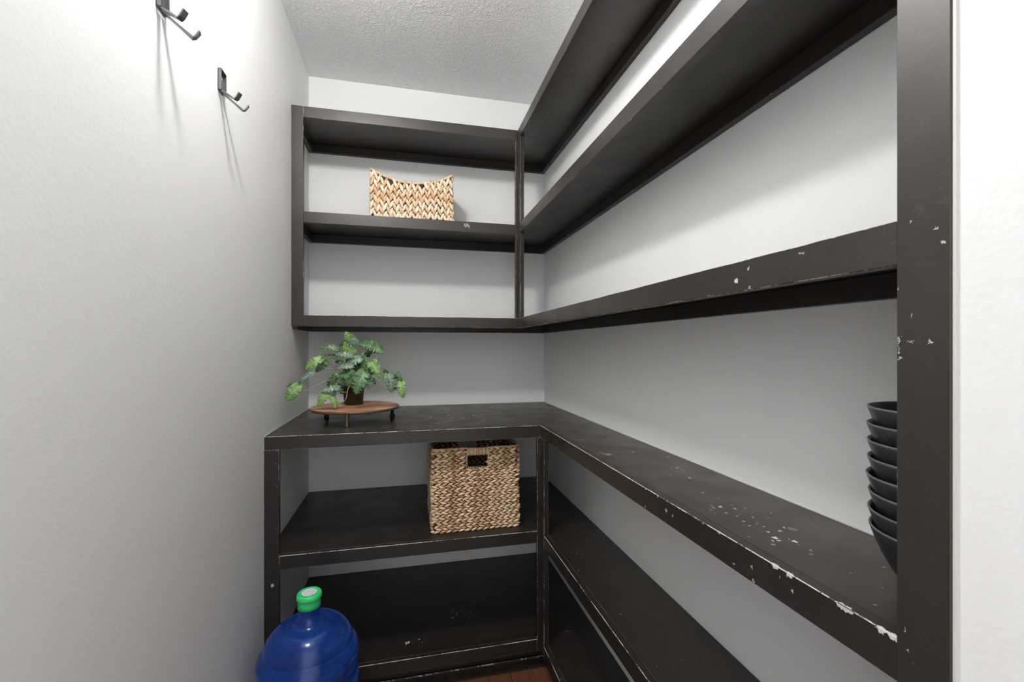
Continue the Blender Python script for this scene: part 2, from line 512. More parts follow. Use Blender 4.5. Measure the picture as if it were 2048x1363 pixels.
# ------------------------------------------------------------------ woven baskets
def straw(name, stops, seed=0.0):
    t = NT(name)
    ge = t.n('ShaderNodeNewGeometry')
    fac = t.math('ADD', t.math('MULTIPLY', ge.outputs['Random Per Island'], .75), t.math('MULTIPLY', t.noise(60, 2), .35))
    c = t.ramp(fac, stops)
    st = t.noise(420, 2, .6)
    c = t.mix(t.ramp(st, [(.45, 0.0), (.75, .35)]), c, (stops[0][1][0] * .7, stops[0][1][1] * .6, stops[0][1][2] * .5, 1))
    t.bump(st, .35, .0006)
    return t.set(Base_Color=c, Roughness=.6)
M['straw_light'] = straw('pale_water_hyacinth', [(.10, (.50, .30, .16, 1)), (.35, (.70, .49, .31, 1)), (.6, (.80, .63, .45, 1)), (.95, (.88, .76, .60, 1))])
M['straw'] = straw('tan_water_hyacinth', [(.10, (.34, .17, .09, 1)), (.30, (.56, .35, .20, 1)), (.6, (.74, .52, .32, 1)), (.95, (.90, .74, .53, 1))])
M['straw_core'] = simple('dark_wicker_core', (.035, .018, .008), .8)

def lobe(bm, c, u, v, n, L, Wd, Th):
    """tapered strand: long axis u, width axis v, outward n"""
    rings = []
    NR = 7
    for (s, k) in ((-.36, .62), (-.08, 1.0), (.24, .82)):
        rings.append([bm.verts.new(c + u * (s * L) + (v * math.cos(2 * math.pi * i / NR) * Wd * .5 + n * math.sin(2 * math.pi * i / NR) * Th * .5) * k) for i in range(NR)])
    a = bm.verts.new(c - u * L * .5)
    b = bm.verts.new(c + u * L * .5 - n * Th * .15)
    for i in range(NR):
        j = (i + 1) % NR
        bm.faces.new((a, rings[0][j], rings[0][i]))
        for A, B in zip(rings[:-1], rings[1:]):
            bm.faces.new((A[i], A[j], B[j], B[i]))
        bm.faces.new((rings[-1][i], rings[-1][j], b))

def braid_run(bm, p0, p1, n, width, pitch, th, tilt=.42, skip=None, rev=False, wf=.50, lf=1.42):
    d = (p1 - p0)
    Ln = d.length
    d.normalize()
    cross = n.cross(d).normalized()
    k = max(1, int(round(Ln / pitch)))
    st = Ln / k
    ph = random.uniform(-.45, .45)
    for i in range(k):
        for s in (-1, 1):
            c = p0 + d * min(max(st * ((i + .5 + ph + (.25 if s > 0 else -.02)) % k), st * .18), Ln - st * .18)
            c = c + cross * (s * width * .25) + n * random.uniform(-.0008, .0008)
            if skip and skip(c):
                continue
            ang = -s * tilt + random.uniform(-.1, .1)
            if rev:
                ang = -ang
            u = (d * math.cos(ang) + cross * math.sin(ang)).normalized()
            v = n.cross(u).normalized()
            lobe(bm, c, u, v, n, st * lf * random.uniform(.92, 1.08), width * wf * random.uniform(.9, 1.1), th * random.uniform(.85, 1.15))

# lower storage basket with cut-out handles
BX0, BX1, BY0, BY1, BZ0, BH = .089, .409, 1.648, 1.948, LT[0], .306
LB = empty('storage_basket', ((BX0 + BX1) / 2, (BY0 + BY1) / 2, BZ0), 'tall tan woven storage basket with cut-out handle, on the shelf under the worktop', 'basket')
HX0, HX1, HZ0, HZ1 = .2125, .2945, BZ0 + .232, BZ0 + .278
NB = 16
bh = BH / NB
def skip_hole(c):
    return HX0 + .001 < c.x < HX1 - .001 and c.z > HZ0 and (abs(c.y - BY0) < .02 or abs(c.y - BY1) < .02)
i0 = .009
for r in range(NB):
    z = BZ0 + bh * (r + .5)
    dx = .002 * math.sin(r * .6)
    a, b, c_, d_ = Vector((BX0 + dx, BY0, z)), Vector((BX1 + dx, BY0, z)), Vector((BX1 + dx, BY1, z)), Vector((BX0 + dx, BY1, z))
    hm = (HX0 + HX1) / 2
    if z + bh * .75 > HZ0:      # the hand holes break these rows into two halves
        sides = (lambda c: skip_hole(c) or c.x > hm, lambda c: skip_hole(c) or c.x < hm)
    else:
        sides = (skip_hole,)
    for sk in sides:
        st_ = random.getstate()
        bm = bmesh.new()
        for p, q, n in ((a, b, Vector((0, -1, 0))), (b, c_, Vector((1, 0, 0))), (c_, d_, Vector((0, 1, 0))), (d_, a, Vector((-1, 0, 0)))):
            braid_run(bm, p, q, n, bh, .0225, .0170, skip=sk, tilt=.33, wf=.50, lf=1.42)
        link('braid', bm_mesh(bm), M['straw'], LB, True)
bm = bmesh.new()
th = .004
for (a, b) in (((BX0 + th, BY0 + .001, BZ0), (BX1 - th, BY0 + .005, HZ0 - .002)), ((BX0 + th, BY0 + .001, HZ0 - .002), (HX0, BY0 + .005, BZ0 + BH - .004)), ((HX1, BY0 + .001, HZ0 - .002), (BX1 - th, BY0 + .005, BZ0 + BH - .004)),
               ((BX0 + th, BY1 - .005, BZ0), (BX1 - th, BY1 - .001, HZ0 - .002)), ((BX0 + th, BY1 - .005, HZ0 - .002), (HX0, BY1 - .001, BZ0 + BH - .004)), ((HX1, BY1 - .005, HZ0 - .002), (BX1 - th, BY1 - .001, BZ0 + BH - .004)),
               ((BX0 + .001, BY0 + th, BZ0), (BX0 + .005, BY1 - th, BZ0 + BH - .004)), ((BX1 - .005, BY0 + th, BZ0), (BX1 - .001, BY1 - th, BZ0 + BH - .004)),
               ((BX0 + th, BY0 + th, BZ0 + .001), (BX1 - th, BY1 - th, BZ0 + .006))):
    box_bm(bm, a, b)
link('lining', bm_mesh(bm), M['straw_core'], LB)
for yy, nn in ((BY0, -1), (BY1, 1)):
    bm = bmesh.new()
    zc = (HZ1 + BZ0 + BH) / 2
    nw = 26
    for i in range(nw):
        xx = HX0 + (HX1 - HX0) * (i + .5) / nw
        p = [Vector((xx + random.uniform(-.001, .001), yy + .006 * math.cos(t), zc + (BH + BZ0 - HZ1) / 2 * math.sin(t))) for t in [k3 * math.pi / 5 for k3 in range(11)]]
        tube(bm, p, .0020, n=5)
    link('handle_wrap', bm_mesh(bm), M['straw'], LB, True)
    bm = bmesh.new()
    for q0, q1 in (((HX0, HZ0), (HX1, HZ0)), ((HX0, HZ0), (HX0, HZ1)), ((HX1, HZ0), (HX1, HZ1))):
        pa, pb = Vector((q0[0], yy, q0[1])), Vector((q1[0], yy, q1[1]))
        braid_run(bm, pa, pb, Vector((0, nn, 0)), .006, .010, .010)
    link('handle_edge', bm_mesh(bm), M['straw'], LB, True)
bm = bmesh.new()
zt = BZ0 + BH - .001
for p, q in (((BX0, BY0), (HX0, BY0)), ((HX1, BY0), (BX1, BY0)), ((BX1, BY0), (BX1, BY1)), ((BX0, BY1), (BX1, BY1)), ((BX0, BY0), (BX0, BY1))):
    tube(bm, [Vector((p[0] + (q[0] - p[0]) * t / 12, p[1] + (q[1] - p[1]) * t / 12, zt + random.uniform(-.0008, .0008))) for t in range(13)], .0032, n=6)
link('rim', bm_mesh(bm), M['straw'], LB, True)

# upper scooped basket
UX0, UX1, UY0, UY1, UZ0 = -.158, .197, 2.000, 2.190, UT[1]
UB = empty('storage_basket', ((UX0 + UX1) / 2, (UY0 + UY1) / 2, UZ0), 'pale woven basket with scooped rim and upright plaits, on the upper shelf', 'basket')
def top_z(x):
    s = (x - (UX0 + UX1) / 2) / ((UX1 - UX0) / 2)
    return UZ0 + .172 + .048 * min(1, abs(s)) ** 2.0
nc = 13
cw = (UX1 - UX0) / nc
for fy, nn in ((UY0, -1), (UY1, 1)):
    for i in range(nc):
        bm = bmesh.new()
        xc = UX0 + cw * (i + .5)
        bulge = .006 * math.cos((xc - UX0) / (UX1 - UX0) * math.pi - math.pi / 2)
        zt = top_z(xc) - .010
        taper = .004 * (((xc - UX0) / (UX1 - UX0)) - .5) * 2
        braid_run(bm, Vector((xc, fy + nn * bulge, UZ0 + .002)), Vector((xc - taper, fy + nn * bulge, zt)), Vector((0, nn, 0)), cw, .033, .018, tilt=.33, wf=.56, lf=1.5)
        link('braid', bm_mesh(bm), M['straw_light'], UB, True)
for fx, nn in ((UX0, -1), (UX1, 1)):
    for i in range(7):
        bm = bmesh.new()
        yc = UY0 + (UY1 - UY0) * (i + .5) / 7
        braid_run(bm, Vector((fx, yc, UZ0 + .002)), Vector((fx - nn * .004, yc, UZ0 + .216)), Vector((nn, 0, 0)), (UY1 - UY0) / 7, .030, .012, tilt=.40)
        link('braid', bm_mesh(bm), M['straw_light'], UB, True)
bm = bmesh.new()
ns = 24
for fy in (UY0 + .004, UY1 - .004):
    for i in range(ns):
        xa, xb = UX0 + .004 + (UX1 - UX0 - .008) * i / ns, UX0 + .004 + (UX1 - UX0 - .008) * (i + 1) / ns
        vs = []
        for yy in (fy - .002, fy + .002):
            vs += [bm.verts.new((xa, yy, UZ0 + .002)), bm.verts.new((xb, yy, UZ0 + .002)), bm.verts.new((xb, yy, top_z(xb) - .004)), bm.verts.new((xa, yy, top_z(xa) - .004))]
        bm.faces.new(vs[:4]); bm.faces.new(vs[4:][::-1]); bm.faces.new((vs[3], vs[2], vs[6], vs[7]))
for fx in (UX0 + .004, UX1 - .006):
    box_bm(bm, (fx, UY0 + .004, UZ0 + .002), (fx + .003, UY1 - .004, UZ0 + .213))
box_bm(bm, (UX0 + .005, UY0 + .005, UZ0 + .001), (UX1 - .005, UY1 - .005, UZ0 + .006))
link('lining', bm_mesh(bm), M['straw_core'], UB)
bm = bmesh.new()
nr = 40
path = [Vector((UX0 + .003 + (UX1 - UX0 - .006) * i / nr, UY0 - .001, top_z(UX0 + (UX1 - UX0) * i / nr) - .001)) for i in range(nr + 1)]
path2 = [Vector((p.x, UY1 + .001, p.z)) for p in path[::-1]]
loopp = path + [Vector((UX1 - .002, (UY0 + UY1) / 2, UZ0 + .217))] + path2 + [Vector((UX0 + .002, (UY0 + UY1) / 2, UZ0 + .217)), path[0]]
tube(bm, loopp, .0042, n=7)
# stitches that wind around the rim
for i in range(0, len(path) - 1):
    c = (path[i] + path[i + 1]) / 2
    d = (path[i + 1] - path[i]).normalized()
    nrm = Vector((-d.z, 0, d.x))
    p = [c + d * (.004 * (t / 10 - .5)) + (nrm * math.sin(t / 10 * 2 * math.pi) + Vector((0, 1, 0)) * math.cos(t / 10 * 2 * math.pi)) * .0048 for t in range(11)]
    tube(bm, p, .0022, n=5)
link('rim', bm_mesh(bm), M['straw_light'], UB, True)

# ------------------------------------------------------------------ round riser with brass legs
RC = Vector((-.199, 1.845, 0))
RZ = .967
RS = empty('round_riser', (RC.x, RC.y, ZC), 'round wooden riser on short brass legs under the potted plant', 'riser')
t = NT('veneered_wood')
pc = t.n('ShaderNodeTexVoronoi', distance='CHEBYCHEV')
t.l(t.scale(t.tc.outputs['Object'], (10, 16, .01)), pc.inputs['Vector'])
pc.inputs['Scale'].default_value = 1.0
pc.inputs['Randomness'].default_value = .55
g = t.noise(14, 5, .6, vec=t.scale(t.tc.outputs['Object'], (2, 12, 1)))
se = t.n('ShaderNodeSeparateColor')
t.l(pc.outputs['Color'], se.inputs[0])
c = t.ramp(t.math('ADD', t.math('MULTIPLY', g, .45), t.math('MULTIPLY', se.outputs[0], .5)), [(.15, (.34, .14, .07, 1)), (.5, (.54, .27, .15, 1)), (.85, (.68, .40, .25, 1))])
M['veneer'] = t.set(Base_Color=c, Roughness=.36)
M['riser_edge'] = simple('dark_riser_edge', (.10, .065, .04), .35)
t = NT('brushed_brass')
bn = t.noise(60, 3, .6, vec=t.scale(t.tc.outputs['Object'], (1, 1, .05)))
M['brass'] = t.set(Base_Color=t.mix(bn, (.52, .38, .20, 1), (.72, .56, .34, 1)), Metallic=1.0, Roughness=.3)
M['rubber'] = simple('black_rubber', (.012, .012, .012), .4)
link('tray_top', bm_mesh(lathe([(0, RZ - .004), (.160, RZ - .004), (.1635, RZ - .0022), (.1635, RZ - .0005), (.162, RZ), (0, RZ)], 96, (RC.x, RC.y, 0))), M['veneer'], RS)
link('rim', bm_mesh(lathe([(.150, RZ - .0105), (.163, RZ - .0105), (.1655, RZ - .008), (.1655, RZ - .0015), (.1637, RZ - .0005), (.1635, RZ - .0040), (.150, RZ - .0042)], 96, (RC.x, RC.y, 0), True)), M['riser_edge'], RS, True)
link('under_plate', bm_mesh(lathe([(0, RZ - .009), (.152, RZ - .009), (.152, RZ - .0042), (0, RZ - .0042)], 64, (RC.x, RC.y, 0))), M['riser_edge'], RS)
for i, (lx, ly) in enumerate(((-.2134, 1.702), (-.322, 1.937), (-.0625, 1.903))):
    if i == 0:
        lg = link('leg', bm_mesh(lathe([(0, ZC + .0015), (.0082, ZC + .0015), (.0085, ZC + .004), (.0085, RZ - .012), (.0095, RZ - .011), (.0095, RZ - .009), (0, RZ - .009)], 24, (lx, ly, 0))), M['brass'], RS, True)
    else:
        lg = link('leg', bm_mesh(lathe([(0, ZC + .012), (.0068, ZC + .012), (.0068, RZ - .012), (.0095, RZ - .011), (.0095, RZ - .009), (0, RZ - .009)], 24, (lx, ly, 0))), M['brass'], RS, True)
    fh = .0015 if i == 0 else .014
    fr = .006 if i == 0 else .0095
    link('foot', bm_mesh(lathe([(0, 0), (fr, 0), (fr + .001, fh * .3), (fr + .001, fh * .8), (fr, fh), (0, fh)], 20, (lx, ly, ZC))), M['rubber'], lg, True)

# ------------------------------------------------------------------ potted plant
PC = Vector((-.213, 1.898, RZ))
PP = empty('potted_plant', PC, 'bushy split-leaf trailing plant in small black pot on round riser', 'plant')
M['pot'] = simple('black_plastic_pot', (.014, .013, .013), .45)
link('pot', bm_mesh(lathe([(0, 0), (.034, 0), (.0365, .003), (.0405, .066), (.043, .066), (.043, .076), (.0395, .076), (.0375, .066), (.0375, .055), (0, .055)], 40, PC)), M['pot'], PP, True)
link('soil', bm_mesh(lathe([(0, .066), (.02, .068), (.037, .062), (.037, .056), (0, .056)], 24, PC)), simple('dark_soil', (.02, .013, .009), .9), PP, True)

def leaf_mat(name, a, b, rib, rough=.38):
    t = NT(name)
    uv = t.n('ShaderNodeUVMap')
    sx = t.n('ShaderNodeSeparateXYZ')
    t.l(uv.outputs[0], sx.inputs[0])
    v = t.math('ABSOLUTE', t.math('SUBTRACT', sx.outputs[1], .5))
    mid = t.ramp(v, [(.0, 1.0), (.05, 0.0)])
    # side veins sweep towards the tip
    ph = t.math('SUBTRACT', sx.outputs[0], t.math('MULTIPLY', v, .5))
    ve = t.ramp(t.math('FRACT', t.math('MULTIPLY', ph, 8.0)), [(.0, .7), (.14, 0.0), (.86, 0.0), (1.0, .7)])
    body = t.mix(t.ramp(t.noise(38, 3, .6), [(.3, 0.0), (.7, 1.0)]), (*a, 1), (*b, 1))
    body = t.mix(t.math('MAXIMUM', mid, t.math('MULTIPLY', ve, .6)), body, (*rib, 1))
    t.bump(ve, .4, .0012)
    t.set(Base_Color=body, Roughness=rough)
    tr = t.n('ShaderNodeBsdfTranslucent')
    t.l(body, tr.inputs[0])
    mx = t.n('ShaderNodeMixShader')
    mx.inputs[0].default_value = .18
    t.l(t.b.outputs[0], mx.inputs[1])
    t.l(tr.outputs[0], mx.inputs[2])
    t.l(mx.outputs[0], t.out.inputs[0])
    return t.m
LM = {'L': leaf_mat('bright_leaf', (.12, .26, .05), (.26, .42, .13), (.50, .62, .34)),
      'M': leaf_mat('mid_green_leaf', (.045, .125, .04), (.12, .24, .085), (.32, .44, .25)),
      'D': leaf_mat('deep_green_leaf', (.025, .085, .03), (.06, .15, .05), (.16, .27, .12)),
      'S': leaf_mat('silvery_leaf', (.08, .17, .09), (.24, .33, .24), (.46, .54, .46), .3)}
M['stem'] = simple('pale_green_stem', (.27, .36, .12), .5)

def leaf(zb, zt, d, c, wr=.42, roll=0.0, tip_d=0.0, droop=.12):
    """zb, zt: base and tip in the enlarged view of the plant; d: distance from the lens plane"""
    f = lambda z: (540 + z[0] / 5.678, 640 + z[1] / 5.678)
    B = P(*f(zb), d)
    Tp = P(*f(zt), d + tip_d)
    a = Tp - B
    L = a.length
    a.normalize()
    view = (Vector((0, 0, CAMZ)) - B).normalized()
    nrm = (view - a * view.dot(a)).normalized()
    nrm = Matrix.Rotation(roll, 3, a) @ nrm
    s = a.cross(nrm).normalized()
    nT, nV = 46, 3
    rnd = random.Random(int(zb[0] * 7 + zt[1]))
    notch = {1: [(.30 + rnd.uniform(-.04, .04), .50), (.47 + rnd.uniform(-.03, .03), .58), (.64, .52), (.79, .35)], -1: [(.26 + rnd.uniform(-.04, .04), .45), (.43, .55), (.60 + rnd.uniform(-.03, .03), .55), (.76, .4)]}
    me = bpy.data.meshes.new('leaf')
    V, Fc, UV = [], [], []
    idx = {}
    for i in range(nT + 1):
        t_ = i / nT
        for j in range(-nV, nV + 1):
            v = j / nV
            w = L * wr * 1.80 * (t_ + .015) ** .42 * (1 - t_) ** .80
            if j:
                sg = 1 if j > 0 else -1
                for (tn, dp) in notch[sg]:
                    w *= 1 - min(.86, dp * 1.45) * math.exp(-((t_ - tn) / .027) ** 2)
            sweep = .16 * abs(v) * t_ * (1 - t_) * 2 - .15 * abs(v) * (1 - t_) ** 4
            tt = t_ + sweep
            fold = .30 * abs(v) * w - .20 * v * v * w
            rip = .010 * L * math.sin(t_ * 21 + (3 if j > 0 else 0)) * abs(v)
            p = B + a * (L * tt) + s * (v * w) + nrm * (fold * .8 + rip - droop * L * (2 * tt - 1) ** 2 + droop * L)
            idx[i, j] = len(V)
            V.append(p)
            UV.append((t_, .5 + v * .5))
    for i in range(nT):
        for j in range(-nV, nV):
            Fc.append((idx[i, j], idx[i, j + 1], idx[i + 1, j + 1], idx[i + 1, j]))
    me.from_pydata([tuple(q) for q in V], [], Fc)
    ul = me.uv_layers.new(name='UVMap')
    for lp in me.loops:
        ul.data[lp.index].uv = UV[lp.vertex_index]
    o = link('leaf', me, LM[c], PP, True)
    md = o.modifiers.new('thickness', 'SOLIDIFY')
    md.thickness = .0005
    return B

LV = [  # base, tip, distance, tone, width ratio, roll, tip distance, droop
    ((900, 255), (858, 128), 1.80, 'L', .50, .5, -.01, .1), ((885, 190), (985, 215), 1.81, 'M', .45, -.3, .0, .1),
    ((870, 270), (1012, 232), 1.78, 'S', .42, .2, -.01, .15), ((828, 288), (992, 366), 1.77, 'L', .36, .3, -.02, .14),
    ((850, 215), (790, 300), 1.80, 'S', .35, -.6, .0, .1),
    ((775, 325), (545, 316), 1.76, 'M', .24, .5, -.01, .12), ((740, 330), (648, 264), 1.77, 'S', .36, -.3, 0, .1),
    ((1245, 330), (1008, 265), 1.81, 'M', .34, .2, -.01, .12), ((1130, 300), (1295, 378), 1.80, 'M', .36, -.3, -.01, .15), ((1215, 320), (1185, 225), 1.83, 'D', .45, .2, 0, .1),
    ((590, 475), (575, 362), 1.73, 'L', .38, .9, 0, .1), ((575, 440), (400, 565), 1.70, 'L', .36, .5, -.01, .15), ((750, 425), (600, 420), 1.76, 'M', .36, .8, .0, .1),
    ((640, 480), (520, 585), 1.75, 'D', .38, .4, 0, .1), ((935, 402), (738, 392), 1.74, 'S', .28, .5, -.01, .12), ((940, 520), (760, 545), 1.72, 'S', .26, .4, -.01, .1),
    ((492, 600), (352, 690), 1.66, 'S', .34, .6, -.01, .12), ((330, 706), (180, 772), 1.62, 'D', .17, .9, -.01, .15), ((325, 745), (185, 915), 1.60, 'L', .42, .1, -.01, .12),
    ((735, 625), (650, 760), 1.74, 'M', .42, -.4, -.01, .12), ((830, 700), (735, 600), 1.73, 'S', .34, .7, 0, .15), ((785, 770), (578, 808), 1.66, 'S', .26, .4, -.02, .14),
    ((740, 770), (735, 880), 1.67, 'S', .34, .4, -.01, .1), ((655, 830), (545, 985), 1.65, 'L', .40, .5, -.01, .15), ((690, 860), (745, 1000), 1.65, 'L', .34, -.5, -.01, .14),
    ((840, 690), (820, 840), 1.78, 'D', .50, .2, 0, .1), ((950, 620), (735, 650), 1.73, 'M', .30, .5, 0, .12), ((960, 600), (860, 745), 1.71, 'M', .46, -.3, -.01, .15),
    ((1075, 585), (970, 842), 1.68, 'M', .42, .15, -.02, .16), ((1085, 590), (1130, 780), 1.69, 'S', .42, -.4, -.01, .14), ((1085, 560), (1050, 370), 1.76, 'M', .34, -.3, .01, .1),
    ((1035, 430), (850, 525), 1.75, 'S', .34, .3, -.01, .12), ((1000, 560), (930, 440), 1.77, 'D', .45, .3, .0, .1), ((1110, 540), (1220, 420), 1.77, 'S', .40, .3, 0, .12),
    ((1150, 470), (1240, 605), 1.68, 'L', .52, .1, -.01, .08), ((1080, 575), (1195, 600), 1.71, 'M', .30, .3, -.01, .1), ((1095, 400), (1160, 330), 1.82, 'D', .5, .2, 0, .1),
    ((1345, 610), (1380, 822), 1.72, 'S', .38, -.3, -.01, .15), ((1300, 580), (1462, 660), 1.75, 'D', .26, .6, 0, .14), ((1445, 600), (1500, 710), 1.76, 'M', .38, .3, 0, .1),
    ((1490, 700), (1515, 885), 1.72, 'L', .36, .2, -.01, .18), ((1230, 610), (1300, 660), 1.76, 'L', .40, .2, 0, .1), ((1170, 660), (1195, 732), 1.76, 'D', .4, .2, 0, .1),
    ((1350, 780), (1440, 760), 1.74, 'D', .42, .5, 0, .1), ((900, 440), (980, 560), 1.79, 'D', .5, .2, 0, .1), ((1010, 480), (1100, 620), 1.78, 'D', .5, -.2, 0, .1),
    ((880, 560), (820, 660), 1.78, 'D', .5, 0, 0, .1), ((820, 480), (740, 470), 1.79, 'D', .4, .3, 0, .1)]
for q in LV:
    leaf(*q)
zc = lambda x, y, d: P(540 + x / 5.678, 640 + y / 5.678, d)
core = PC + Vector((0, 0, .066))
for pts, r in (([core, zc(900, 640, 1.78), zc(760, 570, 1.76), zc(640, 553, 1.74), zc(528, 500, 1.71)], .0013), ([zc(760, 570, 1.76), zc(680, 520, 1.74), zc(592, 460, 1.73)], .0013),
               ([zc(770, 530, 1.76), zc(735, 490, 1.75), zc(708, 450, 1.75)], .0012), ([core, zc(900, 560, 1.80), zc(770, 380, 1.78), zc(822, 300, 1.78)], .0014),
               ([core, zc(880, 700, 1.78), zc(720, 680, 1.74), zc(620, 695, 1.69), zc(450, 780, 1.65), zc(345, 805, 1.62)], .0016), ([zc(450, 778, 1.65), zc(395, 745, 1.63), zc(330, 720, 1.62)], .0011),
               ([zc(610, 695, 1.69), zc(540, 680, 1.67), zc(485, 625, 1.66)], .0010), ([zc(330, 745, 1.62), zc(335, 800, 1.62)], .001),
               ([core, zc(920, 740, 1.70), zc(885, 780, 1.68), zc(862, 890, 1.67), zc(800, 943, 1.665), zc(735, 930, 1.66), zc(690, 860, 1.655)], .0017), ([zc(870, 815, 1.67), zc(820, 815, 1.665), zc(782, 795, 1.66)], .0010),
               ([core, zc(1060, 620, 1.78), zc(1170, 640, 1.77), zc(1260, 710, 1.76), zc(1345, 790, 1.74), zc(1440, 780, 1.73), zc(1490, 755, 1.73)], .0020), ([zc(1220, 670, 1.765), zc(1330, 600, 1.75), zc(1445, 605, 1.75)], .0013),
               ([core, zc(1000, 600, 1.79), zc(1080, 400, 1.81), zc(1180, 330, 1.82)], .0014), ([zc(1040, 560, 1.72), zc(1090, 550, 1.70), zc(1150, 535, 1.69)], .0014),
               ([core, zc(930, 560, 1.81), zc(900, 400, 1.80), zc(885, 260, 1.80)], .0014), ([core, zc(1020, 620, 1.76), zc(1075, 590, 1.70)], .0014), ([zc(1430, 720, 1.74), zc(1465, 740, 1.735), zc(1500, 720, 1.725)], .0011)):
    bm = bmesh.new()
    tube(bm, smooth_path(pts, 5), r, r * .8, 6)
    link('stem', bm_mesh(bm), M['stem'], PP, True)

# ------------------------------------------------------------------ stack of black bowls
t = NT('black_stoneware')
M['bowl'] = t.set(Base_Color=t.mix(t.noise(20, 3), (.011, .012, .014, 1), (.020, .022, .026, 1)), Roughness=t.ramp(t.noise(30, 3), [(.3, .28), (.7, .45)]))
t.bump(t.noise(120, 3), .25, .001)
M['bowl_rim'] = simple('grey_glazed_rim', (.10, .105, .115), .35)
BP = [(0, .004), (.026, .004), (.027, 0), (.032, 0), (.034, .004), (.044, .0125), (.056, .0275), (.0655, .0455), (.0725, .063), (.0770, .0765)]
BI = [(.0755, .0785), (.0738, .0755), (.0690, .063), (.0620, .046), (.0525, .029), (.040, .0145), (.028, .0078), (0, .007)]
bname = ['bottom', 'second', 'third', 'fourth', 'fifth', 'sixth', 'seventh', 'top']
btext = ['glossy black bowl resting on the worktop, lowest of the stack by the post', 'glossy black bowl, second from the bottom of the stack by the post', 'glossy black bowl, third from the bottom of the stack by the post',
         'glossy black bowl, fourth from the bottom of the stack by the post', 'glossy black bowl, fourth from the top of the stack by the post', 'glossy black bowl, third from the top of the stack by the post',
         'glossy black bowl, second from the top of the stack by the post', 'glossy black bowl, topmost of the stack by the post']
first = None
offs = [(.0015, 0), (-.0005, 0), (.0005, 0), (-.002, .001), (-.001, 0), (-.001, .0005), (-.002, 0), (-.001, 0)]
for i in range(8):
    c = Vector((.600 + offs[i][0], .375 + offs[i][1], ZC + i * .0203))
    if first is None:
        b0 = empty('bowl', c, btext[0], 'bowl', 'stacked black bowls')
        bw = link('body', bm_mesh(lathe(BP + BI, 64, c)), M['bowl'], b0, True)
        rm = link('rim', bm_mesh(lathe([(.0770, .0765), (.0775, .0780), (.0768, .0790), (.0757, .0788), (.0753, .0778)], 64, c)), M['bowl_rim'], b0, True)
        first = b0
    else:
        b1 = first.copy()
        COL.objects.link(b1)
        b1.location = c
        b1['label'] = btext[i]
        for ch in (bw, rm):
            q = ch.copy()
            COL.objects.link(q)
            q.parent = b1

# ------------------------------------------------------------------ blue water bottle
JC = Vector((-.2746, 1.374, 0))
JG = empty('water_bottle', JC, 'large blue plastic water bottle with green cap, on the floor by the left wall', 'bottle')
t = NT('clear_blue_plastic')
t.set(Base_Color=(.52, .70, .98, 1), Roughness=.06, IOR=1.30, Transmission_Weight=1.0)
t.bump(t.math('ADD', t.noise(150, 3), t.math('MULTIPLY', t.noise(22, 2), 2.5)), .22, .003)
df = t.n('ShaderNodeBsdfPrincipled')
fl = t.n('ShaderNodeTexVoronoi')
t.l(t.tc.outputs['Object'], fl.inputs['Vector'])
fl.inputs['Scale'].default_value = 260
dust = t.math('MULTIPLY', t.math('LESS_THAN', fl.outputs['Distance'], .22), t.ramp(t.noise(14, 3), [(.45, 0.0), (.65, .6)]))
t.l(t.mix(dust, (.022, .13, .66, 1), (.45, .52, .72, 1)), df.inputs['Base Color'])
df.inputs['Roughness'].default_value = .10
df.inputs['Coat Weight'].default_value = .6
df.inputs['Coat Roughness'].default_value = .05
tl = t.n('ShaderNodeBsdfTranslucent')
tl.inputs[0].default_value = (.04, .20, .92, 1)
m1 = t.n('ShaderNodeMixShader')
m1.inputs[0].default_value = .45
t.l(df.outputs[0], m1.inputs[1]); t.l(tl.outputs[0], m1.inputs[2])
m2 = t.n('ShaderNodeMixShader')
t.l(t.ramp(t.noise(22, 4, .7), [(.35, .16), (.75, .42)]), m2.inputs[0])
t.l(t.b.outputs[0], m2.inputs[1]); t.l(m1.outputs[0], m2.inputs[2])
t.l(m2.outputs[0], t.out.inputs[0])
M['bottle'] = t.m
outer = [(.0275, .475), (.0275, .445), (.0282, .434), (.031, .425), (.036, .4175), (.043, .4125), (.052, .4105), (.062, .4110), (.072, .4100), (.083, .4050), (.095, .3960), (.105, .3850), (.1125, .3730),
         (.1165, .3620), (.1175, .3560), (.1185, .3530), (.1235, .3490), (.1300, .3400), (.1340, .3300), (.1352, .3180), (.1340, .3060), (.1305, .2960), (.1275, .2890), (.1272, .2840), (.1295, .2790),
         (.1330, .2710), (.1348, .2600), (.1348, .2400), (.1330, .2290), (.1290, .2220), (.1290, .2160), (.1330, .2090), (.1348, .1990), (.1348, .1700), (.1330, .1600), (.1285, .1530), (.1285, .1470),
         (.1330, .1400), (.1348, .1300), (.1348, .0500), (.132, .0200), (.122, .0060), (.105, .0010), (.085, .0040), (.060, .0150), (0, .0200)]
inner = []
for i, (r, z) in enumerate(outer):
    a = Vector(outer[max(i - 1, 0)]); b = Vector(outer[min(i + 1, len(outer) - 1)])
    tt = (b - a).normalized()
    nn = Vector((tt.y, -tt.x)) * .0022
    nn = nn if True else nn
    inner.append((max(r + nn.x, 0) if i < len(outer) - 1 else 0, z + nn.y))
if inner[5][0] > outer[5][0] or inner[30][0] > outer[30][0]:
    inner = [(max(2 * o[0] - q[0], 0), 2 * o[1] - q[1]) for o, q in zip(outer, inner)]
link('body', bm_mesh(lathe(outer + inner[::-1], 96, JC)), M['bottle'], JG, True)
M['cap'] = simple('green_plastic', (.05, .62, .19), .33, 0.0, Subsurface_Weight=.15)
